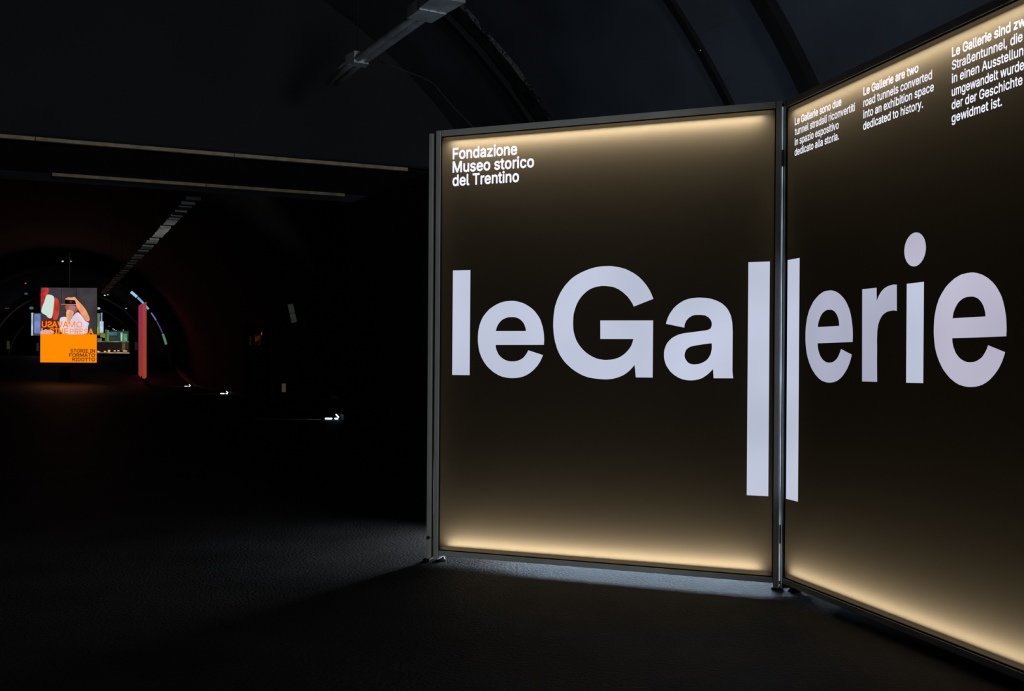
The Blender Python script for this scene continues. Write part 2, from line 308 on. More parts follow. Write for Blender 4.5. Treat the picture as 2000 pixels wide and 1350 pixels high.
GLYPH = {
 'e': [
  [(0.421,0.187),(0.421,0.196),(0.422,0.205),(0.422,0.214),(0.422,0.223),(0.421,0.237),(0.42,0.251),(0.418,0.265),(0.415,0.278),(0.412,0.293),(0.407,0.308),(0.402,0.323),(0.396,0.337),(0.388,0.351),(0.379,0.363),(0.37,0.375),(0.359,0.387),(0.348,0.397),(0.336,0.406),(0.323,0.415),(0.309,0.423),(0.297,0.429),(0.285,0.434),(0.272,0.438),(0.259,0.442),(0.248,0.444),(0.238,0.446),(0.227,0.447),(0.216,0.447),(0.202,0.447),(0.189,0.446),(0.176,0.445),(0.163,0.443),(0.149,0.439),(0.137,0.435),(0.124,0.43),(0.112,0.424),(0.098,0.416),(0.085,0.408),(0.072,0.399),(0.061,0.388),(0.05,0.377),(0.04,0.365),(0.031,0.353),(0.024,0.339),(0.017,0.325),(0.012,0.311),(0.008,0.296),(0.004,0.281),(0.002,0.267),(0.001,0.253),(0,0.239),(0,0.225),(0,0.211),(0.001,0.197),(0.003,0.183),(0.005,0.169),(0.008,0.155),(0.012,0.141),(0.017,0.128),(0.023,0.115),(0.03,0.102),(0.037,0.09),(0.045,0.079),(0.054,0.067),(0.063,0.057),(0.074,0.047),(0.085,0.038),(0.096,0.029),(0.108,0.021),(0.121,0.014),(0.134,0.007),(0.147,0.002),(0.157,-0.002),(0.168,-0.004),(0.178,-0.006),(0.189,-0.008),(0.199,-0.009),(0.21,-0.01),(0.22,-0.01),(0.23,-0.01),(0.243,-0.009),(0.256,-0.008),(0.268,-0.006),(0.281,-0.003),(0.292,0),(0.304,0.005),(0.315,0.01),(0.326,0.016),(0.337,0.023),(0.347,0.031),(0.357,0.039),(0.366,0.048),(0.374,0.056),(0.382,0.065),(0.389,0.075),(0.395,0.084),(0.401,0.094),(0.406,0.105),(0.411,0.116),(0.415,0.127),(0.323,0.155),(0.32,0.149),(0.317,0.142),(0.313,0.136),(0.309,0.13),(0.304,0.124),(0.299,0.118),(0.293,0.112),(0.287,0.107),(0.28,0.103),(0.272,0.099),(0.265,0.096),(0.257,0.093),(0.249,0.091),(0.24,0.09),(0.232,0.089),(0.223,0.089),(0.213,0.089),(0.203,0.09),(0.193,0.092),(0.184,0.095),(0.174,0.099),(0.164,0.104),(0.155,0.11),(0.147,0.117),(0.139,0.125),(0.133,0.133),(0.128,0.142),(0.123,0.152),(0.12,0.16),(0.117,0.169),(0.116,0.178),(0.115,0.187)],
  [(0.116,0.269),(0.118,0.277),(0.12,0.286),(0.123,0.294),(0.127,0.302),(0.132,0.31),(0.139,0.319),(0.146,0.327),(0.154,0.334),(0.161,0.338),(0.169,0.342),(0.178,0.346),(0.186,0.348),(0.194,0.35),(0.202,0.351),(0.21,0.351),(0.219,0.351),(0.228,0.351),(0.237,0.35),(0.246,0.348),(0.255,0.345),(0.264,0.341),(0.273,0.335),(0.28,0.329),(0.287,0.322),(0.292,0.315),(0.297,0.307),(0.3,0.3),(0.303,0.292),(0.305,0.286),(0.306,0.28),(0.307,0.274),(0.307,0.268)],
 ],
 'G': [
  [(0.594,0.444),(0.587,0.461),(0.58,0.477),(0.572,0.493),(0.562,0.509),(0.551,0.525),(0.538,0.54),(0.525,0.555),(0.511,0.568),(0.496,0.58),(0.48,0.591),(0.464,0.6),(0.447,0.609),(0.432,0.616),(0.416,0.621),(0.4,0.626),(0.384,0.629),(0.368,0.632),(0.352,0.635),(0.336,0.636),(0.32,0.636),(0.302,0.636),(0.284,0.635),(0.267,0.633),(0.249,0.63),(0.228,0.625),(0.207,0.619),(0.187,0.611),(0.166,0.603),(0.149,0.594),(0.132,0.585),(0.116,0.574),(0.101,0.562),(0.086,0.547),(0.071,0.531),(0.059,0.515),(0.047,0.497),(0.036,0.477),(0.026,0.456),(0.018,0.434),(0.011,0.412),(0.006,0.388),(0.003,0.363),(0.001,0.339),(0,0.314),(0,0.291),(0.002,0.268),(0.004,0.245),(0.008,0.222),(0.013,0.202),(0.019,0.181),(0.026,0.161),(0.035,0.142),(0.044,0.125),(0.055,0.109),(0.067,0.093),(0.08,0.079),(0.096,0.065),(0.112,0.051),(0.129,0.039),(0.147,0.028),(0.164,0.019),(0.181,0.011),(0.2,0.004),(0.218,-0.001),(0.242,-0.005),(0.265,-0.008),(0.289,-0.01),(0.312,-0.011),(0.33,-0.011),(0.348,-0.009),(0.365,-0.006),(0.382,-0.002),(0.398,0.003),(0.412,0.009),(0.427,0.016),(0.44,0.025),(0.453,0.035),(0.466,0.047),(0.477,0.059),(0.488,0.072),(0.496,0.002),(0.593,0.002),(0.593,0.323),(0.285,0.326),(0.286,0.22),(0.48,0.219),(0.477,0.208),(0.474,0.197),(0.47,0.186),(0.465,0.176),(0.457,0.164),(0.448,0.154),(0.438,0.143),(0.428,0.134),(0.417,0.126),(0.406,0.119),(0.394,0.113),(0.382,0.109),(0.368,0.105),(0.353,0.102),(0.338,0.101),(0.323,0.1),(0.309,0.1),(0.294,0.102),(0.279,0.104),(0.265,0.108),(0.249,0.114),(0.234,0.121),(0.219,0.13),(0.205,0.139),(0.192,0.15),(0.179,0.162),(0.168,0.174),(0.157,0.188),(0.149,0.201),(0.141,0.215),(0.135,0.23),(0.13,0.245),(0.126,0.261),(0.123,0.279),(0.122,0.296),(0.121,0.313),(0.122,0.33),(0.123,0.348),(0.125,0.365),(0.129,0.381),(0.134,0.398),(0.14,0.414),(0.147,0.429),(0.156,0.444),(0.166,0.458),(0.177,0.471),(0.19,0.483),(0.203,0.494),(0.215,0.502),(0.228,0.509),(0.242,0.514),(0.256,0.518),(0.272,0.521),(0.288,0.523),(0.304,0.523),(0.32,0.522),(0.335,0.52),(0.35,0.518),(0.365,0.514),(0.379,0.508),(0.393,0.501),(0.406,0.492),(0.419,0.483),(0.431,0.472),(0.44,0.464),(0.448,0.455),(0.456,0.445),(0.463,0.435),(0.468,0.427),(0.473,0.419),(0.477,0.411),(0.48,0.402)],
 ],
 'a': [
  [(0.01,0.303),(0.012,0.313),(0.015,0.323),(0.018,0.332),(0.022,0.342),(0.028,0.354),(0.035,0.366),(0.043,0.377),(0.051,0.388),(0.061,0.398),(0.071,0.407),(0.082,0.415),(0.094,0.423),(0.105,0.429),(0.116,0.434),(0.128,0.438),(0.14,0.441),(0.155,0.444),(0.17,0.445),(0.184,0.446),(0.199,0.446),(0.214,0.445),(0.229,0.444),(0.243,0.442),(0.258,0.439),(0.271,0.435),(0.283,0.431),(0.296,0.425),(0.308,0.419),(0.318,0.413),(0.328,0.405),(0.337,0.397),(0.345,0.388),(0.352,0.378),(0.358,0.368),(0.363,0.357),(0.368,0.346),(0.371,0.334),(0.374,0.321),(0.376,0.309),(0.377,0.296),(0.378,0.275),(0.379,0.255),(0.379,0.234),(0.379,0.213),(0.379,0.171),(0.379,0.129),(0.379,0.086),(0.379,0.044),(0.38,0.034),(0.381,0.023),(0.382,0.013),(0.384,0.003),(0.277,0.002),(0.274,0.052),(0.268,0.046),(0.261,0.039),(0.255,0.032),(0.248,0.026),(0.238,0.018),(0.228,0.011),(0.218,0.004),(0.206,-0.001),(0.194,-0.005),(0.182,-0.008),(0.169,-0.01),(0.156,-0.011),(0.143,-0.011),(0.13,-0.01),(0.118,-0.008),(0.105,-0.006),(0.093,-0.001),(0.081,0.004),(0.069,0.011),(0.058,0.018),(0.048,0.026),(0.038,0.035),(0.03,0.045),(0.022,0.056),(0.016,0.065),(0.011,0.075),(0.007,0.085),(0.004,0.096),(0.002,0.104),(0.001,0.113),(0,0.121),(0,0.13),(0,0.141),(0.001,0.151),(0.003,0.162),(0.006,0.172),(0.011,0.183),(0.016,0.194),(0.023,0.203),(0.031,0.212),(0.04,0.22),(0.049,0.227),(0.059,0.232),(0.07,0.238),(0.08,0.242),(0.09,0.245),(0.101,0.248),(0.112,0.25),(0.128,0.252),(0.145,0.254),(0.161,0.256),(0.177,0.258),(0.194,0.26),(0.21,0.262),(0.226,0.264),(0.242,0.267),(0.247,0.269),(0.251,0.271),(0.255,0.273),(0.259,0.276),(0.261,0.28),(0.263,0.284),(0.264,0.288),(0.265,0.293),(0.265,0.298),(0.265,0.304),(0.264,0.309),(0.263,0.314),(0.26,0.32),(0.256,0.326),(0.251,0.332),(0.246,0.337),(0.241,0.34),(0.236,0.343),(0.231,0.346),(0.225,0.348),(0.218,0.349),(0.21,0.35),(0.203,0.351),(0.196,0.351),(0.187,0.351),(0.179,0.351),(0.17,0.35),(0.162,0.348),(0.155,0.346),(0.149,0.342),(0.142,0.338),(0.137,0.334),(0.132,0.329),(0.127,0.323),(0.123,0.317),(0.12,0.311),(0.117,0.304),(0.115,0.296),(0.114,0.289),(0.113,0.281)],
  [(0.265,0.194),(0.266,0.187),(0.266,0.179),(0.266,0.171),(0.266,0.164),(0.265,0.155),(0.263,0.147),(0.261,0.138),(0.258,0.13),(0.254,0.123),(0.25,0.116),(0.245,0.109),(0.239,0.103),(0.233,0.098),(0.226,0.093),(0.218,0.089),(0.21,0.085),(0.202,0.082),(0.194,0.08),(0.185,0.079),(0.177,0.078),(0.169,0.077),(0.162,0.078),(0.154,0.079),(0.147,0.081),(0.141,0.084),(0.135,0.088),(0.13,0.093),(0.126,0.099),(0.122,0.104),(0.119,0.111),(0.117,0.117),(0.116,0.124),(0.116,0.131),(0.117,0.138),(0.119,0.145),(0.121,0.151),(0.124,0.157),(0.128,0.162),(0.133,0.166),(0.138,0.17),(0.144,0.173),(0.15,0.176),(0.157,0.178),(0.163,0.179),(0.189,0.184),(0.214,0.188),(0.24,0.191)],
 ],
 'r': [
  [(0,0.433),(0.112,0.432),(0.114,0.371),(0.117,0.377),(0.12,0.382),(0.124,0.388),(0.128,0.393),(0.135,0.4),(0.142,0.407),(0.15,0.414),(0.159,0.419),(0.167,0.424),(0.177,0.427),(0.186,0.43),(0.196,0.433),(0.205,0.434),(0.214,0.435),(0.223,0.436),(0.233,0.437),(0.24,0.437),(0.247,0.436),(0.254,0.436),(0.261,0.435),(0.263,0.318),(0.256,0.319),(0.248,0.32),(0.241,0.321),(0.234,0.321),(0.223,0.321),(0.212,0.32),(0.201,0.319),(0.191,0.317),(0.181,0.314),(0.171,0.31),(0.162,0.306),(0.154,0.3),(0.146,0.293),(0.14,0.285),(0.134,0.277),(0.13,0.269),(0.126,0.261),(0.124,0.252),(0.122,0.244),(0.12,0.235),(0.119,0.225),(0.119,0.214),(0.118,0.204),(0.118,0.193),(0.119,0.145),(0.119,0.097),(0.12,0.048),(0.121,0),(0.004,-0)],
 ],
}
# ------------------------------------------------------------------ tunnel shell (the setting)
R0, ZC = 7.0, 0.10
SS = [-8, -4, 0, 3, 6, 8, 10, 12, 13.9, 17, 20, 24, 28, 33, 38, 44, 50, 55, 58, 61, 64, 67.5]
def vpt(s, th, R=R0, zc=None, wob=0.0):
    z = (ZC + rise(s)) if zc is None else zc
    return T(cl(s) + (R + wob) * math.sin(th), s, z + (R + wob) * math.cos(th))
D2R = math.radians
bm = BM()
rows = []
for s in SS + [72, 78, 86, 95, 110, 130, 160]:
    rows.append([T(cl(s) - 7.4 + 14.8 * k / 10.0, s, rise(s)) for k in range(11)])
sheet(bm, rows)
sheet(bm, [[p - Vector((0, 0, 0.3)) for p in r] for r in rows])
floor = struct(obj('floor', bm, M['asphalt']))
def shell(name, t0, t1, n, ss, R, zc=None, m='shell', thick=0.15):
    bm = BM()
    for RR in (R, R + thick):
        sheet(bm, [[vpt(s, D2R(t0 + (t1 - t0) * k / n), RR, zc) for k in range(n + 1)] for s in ss])
    return struct(obj(name, bm, M[m], smooth=True))
ceiling = shell('ceiling', -62, 62, 28, SS, R0 + 0.12)
shell('wall_left', -91.5, -62, 6, SS, R0 + 0.12)
shell('wall_right', 62, 91.5, 6, SS, R0 + 0.12)
# inner lining of the far section, narrower
FS = [67.7, 80, 95, 115, 140, 160]
far = shell('wall_back', -92, 92, 36, FS, 6.45, 0.9)
bm = BM()     # annulus that joins wide and narrow section, and the closed far end
for k in range(36):
    t0, t1 = D2R(-92 + 184 * k / 36), D2R(-92 + 184 * (k + 1) / 36)
    a, b = vpt(67.6, t0, 6.25, 0.9), vpt(67.6, t1, 6.25, 0.9); c, d = vpt(67.6, t1, 8.4, 0.9), vpt(67.6, t0, 8.4, 0.9)
    bm.faces.new([bm.verts.new(p) for p in (a, b, c, d)])
obj('end_face', bm, M['shell'], far)
bm = BM(); box(bm, (0, 0, 0), (13.5, 0.2, 8.0)); e_ = obj('end_wall', bm, M['shell'], far)
e_.location = T(-2, 160, 4.5); e_.rotation_euler = (0, 0, TA)

# curved dark sheets of the near vault, bounded by the ribs; each bay is cut into separate sheets
RIBS = [3.6, 7.42, 8.47, 11.6, 13.9]
edges = [-62, -40, -22, -6, 12, 27, 39.5, 52, 62]
for (s0, s1) in zip([-1.0] + RIBS[:-1], RIBS):
    for (a, b) in zip(edges[:-1], edges[1:]):
        bm = BM(); g = 0.003; da = math.degrees(0.0006 / R0)
        for RR in (R0, R0 + 0.03):
            sheet(bm, [[vpt(s0 + g + (s1 - s0 - 2 * g) * j / 3, D2R(a + da + (b - a - 2 * da) * k / 5), RR) for k in range(6)] for j in range(4)])
        obj('ceiling_panel', bm, M['vault'], ceiling, smooth=True)
def rib(s, wd, depth, m, t0=-75, t1=88, n=48, R=R0, zc=None, crumple=0.0, parent=None, name='rib', kids=True):
    bm = BM(); rings = []
    for k in range(n + 1):
        th = D2R(t0 + (t1 - t0) * k / n)
        j = random.uniform(-crumple, crumple); q = random.uniform(-crumple, crumple)
        rings.append([bm.verts.new(p) for p in (vpt(s - wd / 2 + j, th, R + 0.01, zc), vpt(s - wd / 2 + q, th, R - depth, zc), vpt(s + wd / 2 + j, th, R - depth + q, zc), vpt(s + wd / 2 + q, th, R + 0.01, zc))])
    for a, b in zip(rings[:-1], rings[1:]):
        for i in range(4): bm.faces.new((a[i], a[(i + 1) % 4], b[(i + 1) % 4], b[i]))
    bm.faces.new(rings[0]); bm.faces.new(rings[-1][::-1])
    return obj(name, bm, m, parent if parent else ceiling)
rib(3.6, 0.14, 0.10, M['rib'])
rib(7.42, 0.16, 0.10, M['rib'])
rib(8.47, 0.085, 0.05, M['rib'])
rib(11.6, 0.22, 0.05, M['foil'], crumple=0.045, n=90)
rib(11.85, 0.10, 0.10, M['rib'])
# bright bolts on the thin rib
for th in (53.1, 48.3):
    bm = BM(); bmesh.ops.create_icosphere(bm, subdivisions=2, radius=0.012); o = obj('bolt', bm, M['steel'], ceiling); o.location = vpt(8.43, D2R(th), R0 - 0.06)

# bulkhead across the tunnel, its soffit and right jamb
BS = 13.9; BZ = 4.0
bm = BM()
def bulk_outline():
    pts = []
    zc = ZC; c = cl(BS)
    th0 = math.acos((BZ - zc) / (R0 + 0.05))
    n = 24
    for k in range(n + 1):
        th = -th0 + 2 * th0 * k / n
        pts.append((c + (R0 + 0.05) * math.sin(th), zc + (R0 + 0.05) * math.cos(th)))
    return pts
o_pts = bulk_outline()
va = [bm.verts.new(T(L, BS, z)) for L, z in o_pts]; vb = [bm.verts.new(T(L, BS + 0.08, z)) for L, z in o_pts]
bm.faces.new(va); bm.faces.new(vb[::-1])
for i in range(len(va)):
    j = (i + 1) % len(va); bm.faces.new((va[i], vb[i], vb[j], va[j]))
wf = struct(obj('wall_front', bm, M['bulk']))
def tbox(bm, L0, L1, s0, s1, z0, z1):
    vs = [bm.verts.new(T(L, s, z)) for z in (z0, z1) for (L, s) in ((L0, s0), (L1, s0), (L1, s1), (L0, s1))]
    for f in ((0, 1, 2, 3), (7, 6, 5, 4), (0, 4, 5, 1), (1, 5, 6, 2), (2, 6, 7, 3), (3, 7, 4, 0)): bm.faces.new([vs[i] for i in f])
SOF = BZ + 0.03
bm = BM(); tbox(bm, -6.4, 6.2, BS + 0.08, 16.5, SOF - 0.029, SOF + 0.03); obj('soffit', bm, M['bulk'], wf)
bm = BM(); tbox(bm, -6.4, 6.2, 16.5, 17.25, SOF - 0.029, SOF + 0.03); obj('soffit_lit_strip', bm, M['litsoffit'], wf)  # lighter rear soffit: the light on it is put into a paler colour
bm = BM(); tbox(bm, -6.4, 6.2, BS - 0.012, BS + 0.07, BZ + 0.0, BZ + 0.028); obj('edge_strip', bm, M['black'], wf)
def batten(name, L0, L1, s, wd=0.085):
    n = max(2, int((L1 - L0) / 2.2)); 
    for k in range(n):
        a = L0 + (L1 - L0) * k / n; b = L0 + (L1 - L0) * (k + 1) / n
        bm = BM(); tbox(bm, a + 0.005, b - 0.005, s - 0.03, s + 0.03, BZ - 0.045, BZ - 0.001); obj(name, bm, M['wood'], wf)
batten('batten', -5.5, 4.07, BS + 0.03)
batten('batten', -0.62, 3.74, 16.45)
bm = BM()
v = [T(4.45, BS, 0), T(7.2, BS, 0), T(7.2, 17.6, 0), T(4.02, 17.6, 0)]
lo = [bm.verts.new(p) for p in v]; hi = [bm.verts.new(p + Vector((0, 0, SOF))) for p in v]
bm.faces.new(lo); bm.faces.new(hi[::-1])
for i in range(4): bm.faces.new((lo[i], lo[(i + 1) % 4], hi[(i + 1) % 4], hi[i]))
obj('jamb', bm, M['black'], wf)

# ------------------------------------------------------------------ the two lightboxes
CX, CY = 1.40736, 5.47432
A1, A2 = 0.3767, 1.3117
ZT, ZB = 2.592, 0.0795
FT, FB = 2.632, 0.046        # outer top and bottom of the frame
DEPTH = 0.13
LED_W = 3.9; SPILL = 0.022
def lightbox(name, origin, ang, x0, x1, st0, st1, label, ledw):
    """local x runs along the face, local y away from the viewer; x0..x1 is the fabric"""
    t = empty(name, (origin[0], origin[1], 0), -ang)
    tag(t, label, 'lightbox')
    bpy.context.view_layer.update()
    bm = BM(); sheet(bm, [[(x0, 0, ZB), (x1, 0, ZB)], [(x0, 0, ZT), (x1, 0, ZT)]]); obj('front_film', bm, M['film'], t)
    bm = BM(); box(bm, ((x0 + x1) / 2, DEPTH, (ZB + ZT) / 2), (x1 - x0 + 0.04, 0.008, ZT - ZB + 0.04)); obj('back_board', bm, M['backing'], t)
    # frame: rails and stiles as U profiles (box + lip)
    def rail(nm, za, zb):
        bm = BM(); box(bm, ((x0 + x1) / 2, DEPTH / 2 - 0.006, (za + zb) / 2), (x1 - x0, DEPTH + 0.012, abs(zb - za)), bev=0.003); return obj(nm, bm, M['alu'], t)
    rail('top_rail', ZT + 0.003, FT); rail('bottom_rail', FB, ZB - 0.003)
    for (a, b) in ((x0 - st0, x0 - 0.003), (x1 + 0.003, x1 + st1)):
        bm = BM(); box(bm, ((a + b) / 2, DEPTH / 2 - 0.006, (FT + 0.02) / 2), (b - a, DEPTH + 0.012, FT - 0.02), bev=0.003); obj('stile', bm, M['alu'], t)
        bm = BM(); bmesh.ops.create_cone(bm, segments=16, radius1=0.035, radius2=0.022, depth=0.025, cap_ends=True); f = obj('foot', bm, M['blackmetal'], t, True)
        f.location = ((a + b) / 2, DEPTH / 2, 0.0125)
    # black gasket line between rail and fabric
    for (cx, cz, dx, dz) in (((x0 + x1) / 2, ZT + 0.001, x1 - x0, 0.008), ((x0 + x1) / 2, ZB - 0.001, x1 - x0, 0.008), (x0, (ZB + ZT) / 2, 0.005, ZT - ZB), (x1, (ZB + ZT) / 2, 0.005, ZT - ZB)):
        bm = BM(); box(bm, (cx, 0.001, cz), (dx, 0.014, dz)); obj('gasket', bm, M['gasket'], t)
    # LED strips in hooded channels inside, top and bottom
    mw = t.matrix_world
    for (z, dr) in ((ZT - 0.023, -1), (ZB + 0.023, 1)):
        bm = BM(); box(bm, ((x0 + x1) / 2, 0.046, z - dr * 0.010), (x1 - x0 - 0.02, 0.050, 0.014)); c = obj('led_channel', bm, M['aludark'], t)
        area('led_strip', mw @ Vector(((x0 + x1) / 2, 0.037, z)), (0, 0, dr), x1 - x0 - 0.13, 0.026, ledw, (1.0, 0.91, 0.73), parent=t)
        li = [o for o in t.children if o.type == 'LIGHT'][-1]
        # local x along the face
        ax = Vector((math.cos(ang), -math.sin(ang), 0)); zz = Vector((0, 0, -dr)); yy = zz.cross(ax)
        loc = mw @ Vector(((x0 + x1) / 2, 0.037, z))
        li.parent = None
        li.matrix_world = Matrix(((ax[0], yy[0], zz[0], loc[0]), (ax[1], yy[1], zz[1], loc[1]), (ax[2], yy[2], zz[2], loc[2]), (0, 0, 0, 1)))
        li.parent = t; li.matrix_parent_inverse = mw.inverted()
        # the little light that leaks forward past the channel onto the hem of the fabric
        zz = Vector((math.sin(ang), math.cos(ang), 0)); yy = zz.cross(ax)
        loc = mw @ Vector(((x0 + x1) / 2, 0.0195, z - dr * 0.012))
        d = bpy.data.lights.new('led_spill', 'AREA'); d.shape = 'RECTANGLE'; d.size = x1 - x0 - 0.04; d.size_y = 0.018; d.energy = SPILL * ledw; d.color = (1.0, 0.91, 0.73)
        l2 = bpy.data.objects.new('led_spill', d); COL.objects.link(l2)
        l2.matrix_world = Matrix(((ax[0], yy[0], zz[0], loc[0]), (ax[1], yy[1], zz[1], loc[1]), (ax[2], yy[2], zz[2], loc[2]), (0, 0, 0, 1)))
        l2.parent = t; l2.matrix_parent_inverse = mw.inverted()
    return t

LB1 = lightbox('lightbox', (CX, CY), A1, -1.983, 0.0, 0.034, 0.032,
               'left lightbox panel of dark fabric with the small three-line foundation title', LED_W)
o2 = (CX + math.cos(A1) * 0.0631, CY - math.sin(A1) * 0.0631)
LB2 = lightbox('lightbox', o2, A2, 0.0, 2.45, 0.014, 0.04,
               'right angled lightbox panel with three columns of small white text in three languages', LED_W * 0.95)

def letter(ch, x0, parent, z0=1.14):
    bm = flat([[(x0 + p[0], z0 + p[1]) for p in lp] for lp in GLYPH[ch]], -0.0025)
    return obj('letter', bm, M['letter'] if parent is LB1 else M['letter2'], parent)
def bar(x0, x1, z0, z1, parent, nm='letter'):
    return obj(nm, flat([[(x0, z0), (x1, z0), (x1, z1), (x0, z1)]], -0.0025), M['letter'], parent)
bar(-1.902, -1.786, 1.145, 1.778, LB1)
letter('e', -1.7335, LB1); letter('G', -1.256, LB1); letter('a', -0.5992, LB1)
bar(-0.1385, -0.0245, 0.510, 1.7735, LB1)
bar(0.0145, 0.135, 0.503, 1.777, LB2)
e2c, e3c, ew = 0.5119 * .8, 1.7726 * .8, 0.4222
letter('e', e2c - ew / 2 - .001, LB2); letter('r', 0.693, LB2)
bar(1.0245, 1.1405, 1.14, 1.573, LB2)
dcx, dcz, dr_ = 1.3483 * .8, 2.1472 * .8, 0.0916 * .8
obj('letter_dot', flat([[(dcx + dr_ * math.cos(2 * math.pi * k / 48), dcz + dr_ * math.sin(2 * math.pi * k / 48)) for k in range(48)]], -0.0025), M['letter3'], LB2)
letter('e', e3c - ew / 2, LB2).data.materials[0] = M['letter3']
BS_ = 0.0028
for s, z, wd in (('Fondazione', 2.4535, 0.420), ('Museo storico', 2.3725, 0.527), ('del Trentino', 2.2915, 0.433)):
    text_obj(s, 'text_line', -1.909, z, 0.0645, wd, -0.0025, M['text'], LB1, bold=BS_)
TS = 0.0368
for x0, z1, lines in ((0.078, 2.483, (('Le Gallerie sono due', .432), ('tunnel stradali riconvertiti', .545), ('in spazio espositivo', .410), ('dedicato alla storia.', .413))),
                      (0.692, 2.483, (('Le Gallerie are two', .402), ('road tunnels converted', .492), ('into an exhibition space', .504), ('dedicated to history.', .434))),
                      (1.309, 2.484, (('Le Gallerie sind zwei', .443), ('Straßentunnel, die', .392), ('in einen Ausstellungsraum', .555), ('umgewandelt wurden,', .435), ('der der Geschichte', .393), ('gewidmet ist.', .287)))):
    for i, (s, wd) in enumerate(lines):
        text_obj(s, 'text_line', x0, z1 - 0.0541 * i, TS, wd, -0.0025, M['text'], LB2, bold=0.0011 if i else 0.0016)

# joint strip whose glow stands for light leaking between the boxes, and the rear stile seen at the left edge
t = tag(empty('joint_leak_strip', (CX + math.cos(A1) * 0.0365, CY - math.sin(A1) * 0.0365 - 0.004, 0), -A1), 'slim upright strip glowing in place of light leaking between the two lightbox panels', 'profile')
for (z0, z1, m_) in ((0.06, 0.26, 'jointleak'), (0.26, 0.36, 'aludark'), (0.36, 2.28, 'jointleak'), (2.28, 2.37, 'aludark'), (2.37, 2.60, 'jointleak')):
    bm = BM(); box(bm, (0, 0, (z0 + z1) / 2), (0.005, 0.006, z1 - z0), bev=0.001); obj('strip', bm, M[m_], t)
bm = BM(); box(bm, (0.001, 0.012, 1.33), (0.009, 0.008, 2.58)); obj('light_blocker', bm, M['gasket'], t)  # added behind the glowing strip to stop light coming through the gap
t = tag(empty('display_post', (CX - math.cos(A1) * 2.054 + math.sin(A1) * 0.02, CY + math.sin(A1) * 2.054 + math.cos(A1) * 0.02, 0), -A1), 'grey aluminium post standing just behind the left edge of the left lightbox', 'post')
bm = BM(); box(bm, (0, 0, 1.32), (0.027, 0.05, 2.60), bev=0.003); obj('upright', bm, M['alu'], t)
bm = BM(); box(bm, (-0.01, 0, 0.01), (0.045, 0.08, 0.02), bev=0.005); obj('foot', bm, M['blackmetal'], t)
bm = BM(); tube(bm, [(0.005, -0.026, 0.15), (0.005, -0.034, 0.15)], 0.010, 10); obj('bolt', bm, M['steel'], t)
bm = BM(); box(bm, (0.0245, 0.02, 1.32), (0.020, 0.008, 2.58)); obj('gap_blocker', bm, M['gasket'], t)  # black strip added to keep flood light off the side of the post
FLOOD = 17.0
fl = (CX + math.cos(A1) * -1.72 + math.sin(A1) * 1.0, CY - math.sin(A1) * -1.72 + math.cos(A1) * 1.0 + 0.25, 0)
t = tag(empty('floodlight', fl, 1.1), 'small black floodlight on the floor hidden behind the left lightbox, shining left', 'light')
bm = BM(); box(bm, (0, 0, 0.31), (0.20, 0.07, 0.14), bev=0.01); obj('housing', bm, M['blackmetal'], t)
bm = BM(); box(bm, (0, -0.037, 0.31), (0.17, 0.006, 0.11), bev=0.002); obj('lens', bm, M['coolled'], t)
for sx in (-1, 1):
    bm = BM(); box(bm, (0.11 * sx, 0, 0.165), (0.012, 0.03, 0.32)); obj('bracket', bm, M['blackmetal'], t)
bm = BM(); box(bm, (0, 0, 0.01), (0.26, 0.16, 0.02), bev=0.004); obj('base', bm, M['blackmetal'], t)
tgt = Vector((-1.35, 6.45, -0.1)); d0 = (tgt - (Vector(fl) + Vector((0, 0, 0.31)))).normalized()
area('flood_beam', Vector(fl) + Vector((0, 0, 0.31)) + d0 * 0.06, d0, 0.30, 0.12, FLOOD, (0.86, 0.94, 1.0), D2R(120))

# cool LED battens on the ground behind the boxes: they light the floor under the frames and the vault
HZ = 0.185
def floor_batten(x0, x1, depth, origin, ang, label, watt, up):
    t = tag(empty('led_batten', (origin[0], origin[1], 0), -ang), label, 'light')
    bm = BM(); box(bm, ((x0 + x1) / 2, depth, HZ), (x1 - x0, 0.05, 0.05), bev=0.006); obj('housing', bm, M['aludark'], t)
    for x in (x0 + 0.1, x1 - 0.1):
        bm = BM(); box(bm, (x, depth, HZ / 2), (0.04, 0.08, HZ), bev=0.004); obj('bracket', bm, M['blackmetal'], t)
    bpy.context.view_layer.update(); mw = t.matrix_world
    ax = Vector((math.cos(ang), -math.sin(ang), 0))
    for (dirn, wt, wd) in ((Vector((-math.sin(ang) * 0.9, -math.cos(ang) * 0.9, -0.12)), watt, 0.05), (Vector((0.35, 0.3, 1)), up, 0.04)):
        zz = -dirn.normalized(); xx = (ax - zz * ax.dot(zz)).normalized(); yy = zz.cross(xx)
        off = Vector(((x0 + x1) / 2, depth, HZ)); loc = mw @ off + dirn.normalized() * 0.04
        d = bpy.data.lights.new('batten_light', 'AREA'); d.shape = 'RECTANGLE'; d.size = x1 - x0 - 0.05; d.size_y = wd; d.energy = wt; d.color = (0.62, 0.80, 1.0)
        li = bpy.data.objects.new('batten_light', d); COL.objects.link(li)
        li.matrix_world = Matrix(((xx[0], yy[0], zz[0], loc[0]), (xx[1], yy[1], zz[1], loc[1]), (xx[2], yy[2], zz[2], loc[2]), (0, 0, 0, 1)))
        li.parent = t; li.matrix_parent_inverse = mw.inverted()
    return t
floor_batten(-1.86, 0.0, 1.0, (CX, CY), A1, 'cool white LED batten on the floor behind the left lightbox', 19, 45.0)
floor_batten(-0.30, 0.1, 0.75, o2, A2, 'short cool LED batten on the floor behind the right lightbox', 2.0, 12.0)
t = tag(empty('plinth', (o2[0], o2[1], 0), -A2), 'low black plinth on the floor behind the right lightbox', 'plinth')
bm = BM(); box(bm, (1.42, 0.34, 0.10), (2.3, 0.28, 0.20), bev=0.01); obj('body', bm, M['black'], t)
